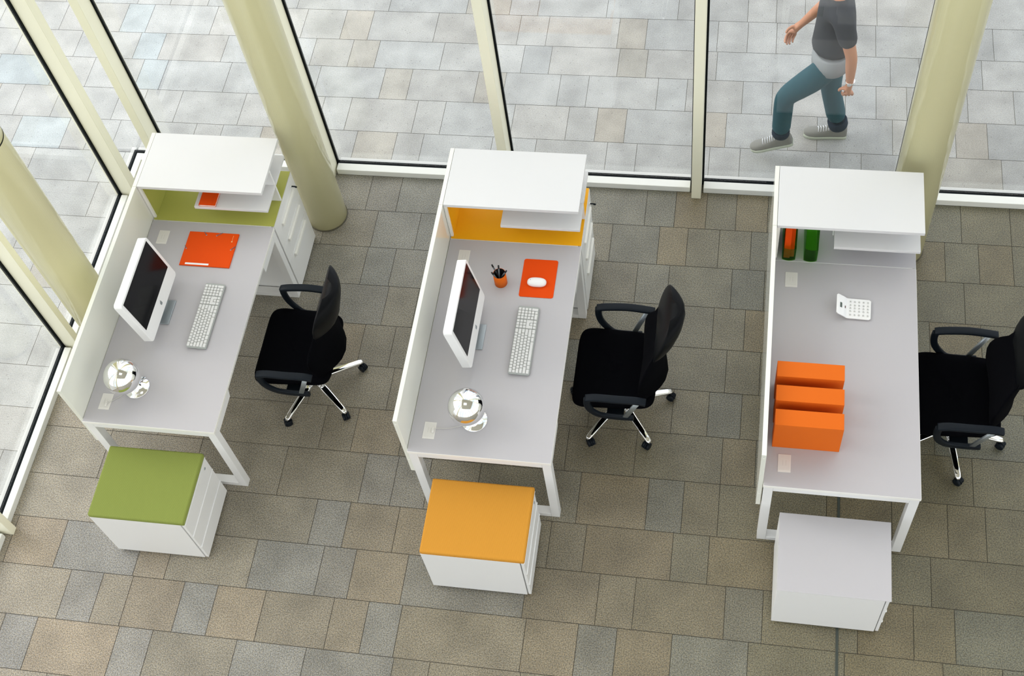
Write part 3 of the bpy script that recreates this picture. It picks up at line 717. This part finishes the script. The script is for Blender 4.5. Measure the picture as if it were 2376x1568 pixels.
# green magazine files
def mag_file(label, x, paper):
    e = empty('magazine_file', label, 'magazine file', (x, 2.0, .7412), group='translucent green magazine files under the right-hand hutch')
    w = .0385; y0, y1 = -.147, .09
    lo = lambda k: .09
    s = MB()
    # curved low front, high back, thin walls
    def wallpts(off):
        pts = []
        for i in range(9):
            t = -PI/2*0; a = -1+2*i/8; pts.append((a*(w-off), y0+off+.010*(a*a)))
        pts += [(w-off, y1-off), (-w+off, y1-off)]; return pts
    o_ = wallpts(0); i_ = wallpts(.0022)
    def h(p): 
        y = p[1]; return .125 if y < y0+.02 else .285
    # side heights run from the front lip up to the back in a curve
    def densify(P, m=10):
        out = []
        for k in range(len(P)):
            a, b = P[k], P[(k+1) % len(P)]; L = math.hypot(b[0]-a[0], b[1]-a[1]); q = max(1, int(L/.02))
            for j in range(q): out.append((a[0]+(b[0]-a[0])*j/q, a[1]+(b[1]-a[1])*j/q))
        return out
    o_ = densify(o_); i_ = [(p[0]*(1-.0022/w), p[1]+(.0022 if p[1] < -.05 else -.0022 if p[1] > .08 else 0)) for p in o_]
    H = lambda p: .115+.165*max(0, min(1, (p[1]-y0-.01)/.12))**1.6
    n = len(o_); R0 = [Vector((p[0], p[1], 0)) for p in o_]; R1 = [Vector((p[0], p[1], H(p))) for p in o_]; R2 = [Vector((p[0], p[1], H(p))) for p in i_]; R3 = [Vector((p[0], p[1], .002)) for p in i_]
    s.ring_loft([R0, R1, R2, R3], smooth=False); s.build('case', GREENP, e)
    return e
mag_file('green translucent magazine file with orange paper, nearest the screen', 3.409, True)
mag_file('empty green translucent magazine file, the one nearer the hutch shelf', 3.534, False)
s = MB()
s.ring_loft([[Vector((x, y, z)) for y, z in ((-.130, .003), (.085, .003), (.085, .285), (.0, .275), (-.06, .20), (-.11, .10), (-.128, .03))] for x in (-.030, .006)], smooth=False)
s.ring_loft([[Vector((x, y, z)) for y, z in ((-.120, .003), (.085, .003), (.085, .28), (.02, .27), (-.02, .20), (-.07, .10), (-.11, .03))] for x in (.0065, .030)], smooth=False)
tag(s.build('paper_folder', ORMAT, None, (3.409, 2.0, .7436)), 'orange folder standing inside the green magazine file', 'folder')
# ------------------------------------------------------------------ the walker outside
def skin(name, V, E, root, mat_, parent, sub=2, loc=(0, 0, 0)):
    me = bpy.data.meshes.new(name); me.from_pydata([v[0] for v in V], E, []); me.materials.append(mat_)
    o = bpy.data.objects.new(name, me); COL.objects.link(o)
    if parent: o.parent = parent
    o.modifiers.new('skin', 'SKIN'); 
    sv = me.skin_vertices[0].data if me.skin_vertices else None
    if sv is None:
        bpy.context.view_layer.update(); sv = me.skin_vertices[0].data
    for i, v in enumerate(V):
        r = v[1]; sv[i].radius = (r, r) if not isinstance(r, tuple) else r; sv[i].use_root = (i == root)
    o.modifiers['skin'].use_smooth_shade = True
    o.modifiers['skin'].branch_smoothing = .3
    sb = o.modifiers.new('sub', 'SUBSURF'); sb.levels = sub; sb.render_levels = sub
    return o
def graph(chains):
    """chains: lists of (name, pos, radius); shared names join"""
    V = []; idx = {}; E = []
    for ch in chains:
        prev = None
        for nm, p, r in ch:
            if nm not in idx: idx[nm] = len(V); V.append((p, r))
            if prev is not None: E.append((prev, idx[nm]))
            prev = idx[nm]
    return V, E, idx
PX, PY = 3.62, 3.33
per = empty('person', 'person walking left outside the glass in dark shirt, teal trousers and grey trainers', 'person', (PX, PY, 0))
def P(x, y, z): return (x, y, z)     # local; walks towards -x, right side (far) is +y
hipR, kneeR, ankR = P(.00, .085, .90), P(.035, .105, .49), P(.125, .115, .10)
hipL, kneeL, ankL = P(.00, -.085, .90), P(-.27, -.10, .62), P(-.27, -.11, .25)
shL, elL, wrL = P(.02, -.185, 1.42), P(.10, -.225, 1.14), P(.115, -.215, .895)
shR, elR, wrR = P(-.01, .185, 1.42), P(-.055, .240, 1.145), P(-.20, .225, .955)
def hand(tag_, wr, d, side, palm):
    """d: finger direction, side: across towards thumb, palm: normal the fingers curl to"""
    w = Vector(wr); d = Vector(d).normalized(); s_ = Vector(side).normalized(); q = Vector(palm).normalized()
    pc = w+d*.045; out = [[('w'+tag_, wr, .024), ('p'+tag_, tuple(pc), (.034, .018)), ('k'+tag_, tuple(w+d*.075), (.036, .016))]]
    for i, (off, ln) in enumerate(((.027, .072), (.009, .080), (-.009, .074), (-.027, .058))):
        b = w+d*.088+s_*off; m_ = b+d*ln*.42+q*ln*.18; t_ = m_+d*ln*.25+q*ln*.40; t2 = t_+q*ln*.2-d*ln*.08
        out.append([('k'+tag_, tuple(w+d*.075), (.036, .016)), ('f%d0'%i+tag_, tuple(b), .0095), ('f%d1'%i+tag_, tuple(m_), .0088), ('f%d2'%i+tag_, tuple(t_), .008), ('f%d3'%i+tag_, tuple(t2), .0065)])
    b = w+d*.03+s_*.028; out.append([('p'+tag_, tuple(pc), (.034, .018)), ('t0'+tag_, tuple(b+s_*.012+d*.008), .0115), ('t1'+tag_, tuple(b+s_*.028+d*.034+q*.01), .0098), ('t2'+tag_, tuple(b+s_*.026+d*.058+q*.022), .0078)])
    return out
spine = [('pel', P(0, 0, .94), .10), ('abd', P(0, 0, 1.08), .095), ('chest', P(-.01, 0, 1.27), .105), ('ucst', P(-.01, 0, 1.38), .08), ('neck', P(-.015, 0, 1.485), .055), ('jaw', P(-.03, 0, 1.555), .062), ('skull', P(-.015, 0, 1.62), .088), ('crown', P(-.005, 0, 1.70), .062)]
ch = [spine,
      [('ucst', 0, 0), ('shL', shL, .055), ('uaL', tuple((Vector(shL)+Vector(elL))/2), .046), ('elL', elL, .038), ('faL', tuple(Vector(elL).lerp(Vector(wrL), .35)), .037), ('wL', wrL, .024)],
      [('ucst', 0, 0), ('shR', shR, .055), ('uaR', tuple((Vector(shR)+Vector(elR))/2), .046), ('elR', elR, .038), ('faR', tuple(Vector(elR).lerp(Vector(wrR), .35)), .037), ('wR', wrR, .024)],
      [('pel', 0, 0), ('hL', hipL, .07), ('thL', tuple(Vector(hipL).lerp(Vector(kneeL), .5)), .070), ('knL', kneeL, .052), ('caL', tuple(Vector(kneeL).lerp(Vector(ankL), .35)), .052), ('anL', ankL, .034)],
      [('pel', 0, 0), ('hR', hipR, .07), ('thR', tuple(Vector(hipR).lerp(Vector(kneeR), .5)), .070), ('knR', kneeR, .052), ('caR', tuple(Vector(kneeR).lerp(Vector(ankR), .35)), .052), ('anR', ankR, .034)]]
ch += hand('L', wrL, (.02, 0, -1), (-1, 0, -.05), (-.2, 1, 0))
ch += hand('R', wrR, (-.55, -.05, -.83), (-.8, -.2, .5), (.1, -1, -.1))
V, E, ix = graph(ch)
body = skin('body', V, E, ix['pel'], SKIN, per)
# face: nose, ears, eyes, mouth, and short hair
s = MB(); s.ring_loft([[Vector((x, y*k, z)) for y, z in ((-.012, 1.585), (.012, 1.585), (.006, 1.625), (-.006, 1.625))] for x, k in ((-.095, 1.2), (-.112, 1), (-.122, .5))]); s.build('nose', SKIN, body)
for sy in (-1, 1):
    s = MB(); s.lathe([(.003, -.008), (.011, -.004), (.011, .004), (.003, .008)], n=16, M=Matrix.Translation((-.088, .03*sy, 1.628)) @ Matrix.Rotation(PI/2, 4, 'Y')); s.build('eye', mat('eye', (.7, .7, .68), .3), body)
    s = MB(); s.lathe([(.003, -.004), (.0055, 0), (.003, .003)], n=12, M=Matrix.Translation((-.0965, .03*sy, 1.628)) @ Matrix.Rotation(PI/2, 4, 'Y')); s.build('iris', HAIR, body)
    s = MB(); s.lathe([(.008, -.010), (.018, -.006), (.019, .004), (.010, .008)], n=16, M=Matrix.Translation((.0, .083*sy, 1.61)) @ Matrix.Rotation(PI/2, 4, 'X') @ Matrix.Scale(1.4, 4, (0, 1, 0))); s.build('ear', SKIN, body)
s = MB(); s.box(-.100, -.092, -.022, .022, 1.556, 1.563, .002); s.build('mouth', mat('lips', (.35, .10, .08), .5), body)
s = MB(); hs = []
for k in range(9):
    t = math.radians(-6+96*k/8); r = .098*math.cos(t); hs.append([Vector((.012+1.02*r*math.cos(2*PI*i/28)-(0 if k > 2 else -.0)+(.022 if math.cos(2*PI*i/28) < -.2 and k < 3 else 0), r*.93*math.sin(2*PI*i/28), 1.648+.098*math.sin(t))) for i in range(28)])
s.ring_loft(hs); s.build('hair', HAIR, per)
# shirt
s = MB(); s.ring_loft([[Vector((.0+.118*q*math.cos(2*PI*i/32), .152*q*math.sin(2*PI*i/32), z)) for i in range(32)] for z, q in ((.87, 1.0), (.872, 1.04), (.93, 1.06), (.99, 1.02), (1.0, .95))]); s.build('shirt_hem', SHIRT2, per)
ch = [[('b', P(0, 0, .97), .160), ('m', P(0, 0, 1.07), .145), ('c', P(-.01, 0, 1.27), .150), ('u', P(-.01, 0, 1.385), .120), ('n', P(-.013, 0, 1.47), .075)],
      [('u', 0, 0), ('sL', shL, .070), ('aL', tuple(Vector(shL).lerp(Vector(elL), .72)), .062)],
      [('u', 0, 0), ('sR', shR, .070), ('aR', tuple(Vector(shR).lerp(Vector(elR), .72)), .062)]]
V, E, ix = graph(ch); skin('shirt', V, E, ix['b'], SHIRT, per)
# trousers
ch = [[('w', P(0, 0, 1.0), .140), ('p', P(0, 0, .92), .145)],
      [('p', 0, 0), ('hL', hipL, .098), ('tL', tuple(Vector(hipL).lerp(Vector(kneeL), .5)), .090), ('kL', kneeL, .072), ('cL', tuple(Vector(kneeL).lerp(Vector(ankL), .45)), .068), ('aL', tuple(Vector(kneeL).lerp(Vector(ankL), .93)), .066)],
      [('p', 0, 0), ('hR', hipR, .098), ('tR', tuple(Vector(hipR).lerp(Vector(kneeR), .5)), .090), ('kR', kneeR, .072), ('cR', tuple(Vector(kneeR).lerp(Vector(ankR), .5)), .072), ('aR', tuple(Vector(kneeR).lerp(Vector(ankR), .86)), .073)]]
V, E, ix = graph(ch); tr = skin('trousers', V, E, ix['p'], JEANS, per)
def cuff(a, b, r):
    a, b = Vector(a), Vector(b); s = MB(); s.tube([a, a.lerp(b, .25), a.lerp(b, .75), b], r, 20, up=(1, 0, .01), scale=[.94, 1, 1, .9]); s.build('cuff', CUFFM, tr)
cuff(Vector(kneeR).lerp(Vector(ankR), .80), Vector(kneeR).lerp(Vector(ankR), .99), .068)
cuff(Vector(kneeL).lerp(Vector(ankL), .86), Vector(kneeL).lerp(Vector(ankL), 1.0), .060)
# trainers
def shoe(ank, pitch):
    e_ = bpy.data.objects.new('trainer', None); COL.objects.link(e_); e_.parent = per; e_.location = ank; e_.rotation_euler.y = pitch
    # local: heel at x=+.05, toe at x=-.235, sole bottom at z=-.10
    st = [(.062, .026, .075), (.045, .034, .090), (.0, .037, .095), (-.05, .039, .075), (-.10, .043, .055), (-.15, .048, .045), (-.19, .045, .040), (-.215, .034, .032), (-.228, .018, .022)]
    s = MB(); rings = []
    for x, w, h in st:
        rings.append([Vector((x, w*math.copysign(abs(math.cos(t))**.7, math.cos(t)), -.085+h*max(0, math.sin(t))**.8 if math.sin(t) > 0 else -.087)) for t in [2*PI*i/20 for i in range(20)]])
    s.ring_loft(rings); s.build('upper', SHOE, e_)
    s = MB(); o = []
    for z, g in ((-.100, .000), (-.098, .003), (-.080, .003), (-.076, .001)):
        L = [(x, w+g) for x, w, h in st]; o.append([Vector((x, w, z)) for x, w in L]+[Vector((x, -w, z)) for x, w in reversed(L)])
    s.ring_loft(o); s.build('sole', SOLE, e_)
    s = MB()
    for k in range(6):
        x = -.045-.017*k; zt = -.085+(.078, .071, .065, .060, .056, .053)[k]+.004
        s.tube([(x, -.026, zt-.014), (x, 0, zt+.001), (x-.004, .026, zt-.014)], .003, 6)
    s.build('laces', LACE, e_)
    return e_
shoe(ankR, 0); shoe(ankL, math.radians(-18))
s = MB(); s.tube([Vector(wrL)+Vector((0, 0, .018)), Vector(wrL)+Vector((0, 0, .030))], .030, 20, up=(1, 0, 0)); s.build('wristband', CHROME, per)
s = MB(); s.lathe([(.014, -.002), (.014, .002)], n=16, M=Matrix.Translation(Vector(wrL)+Vector((-.005, -.031, .024))) @ Matrix.Rotation(PI/2, 4, 'X')); s.build('watch_face', CHROME, per)
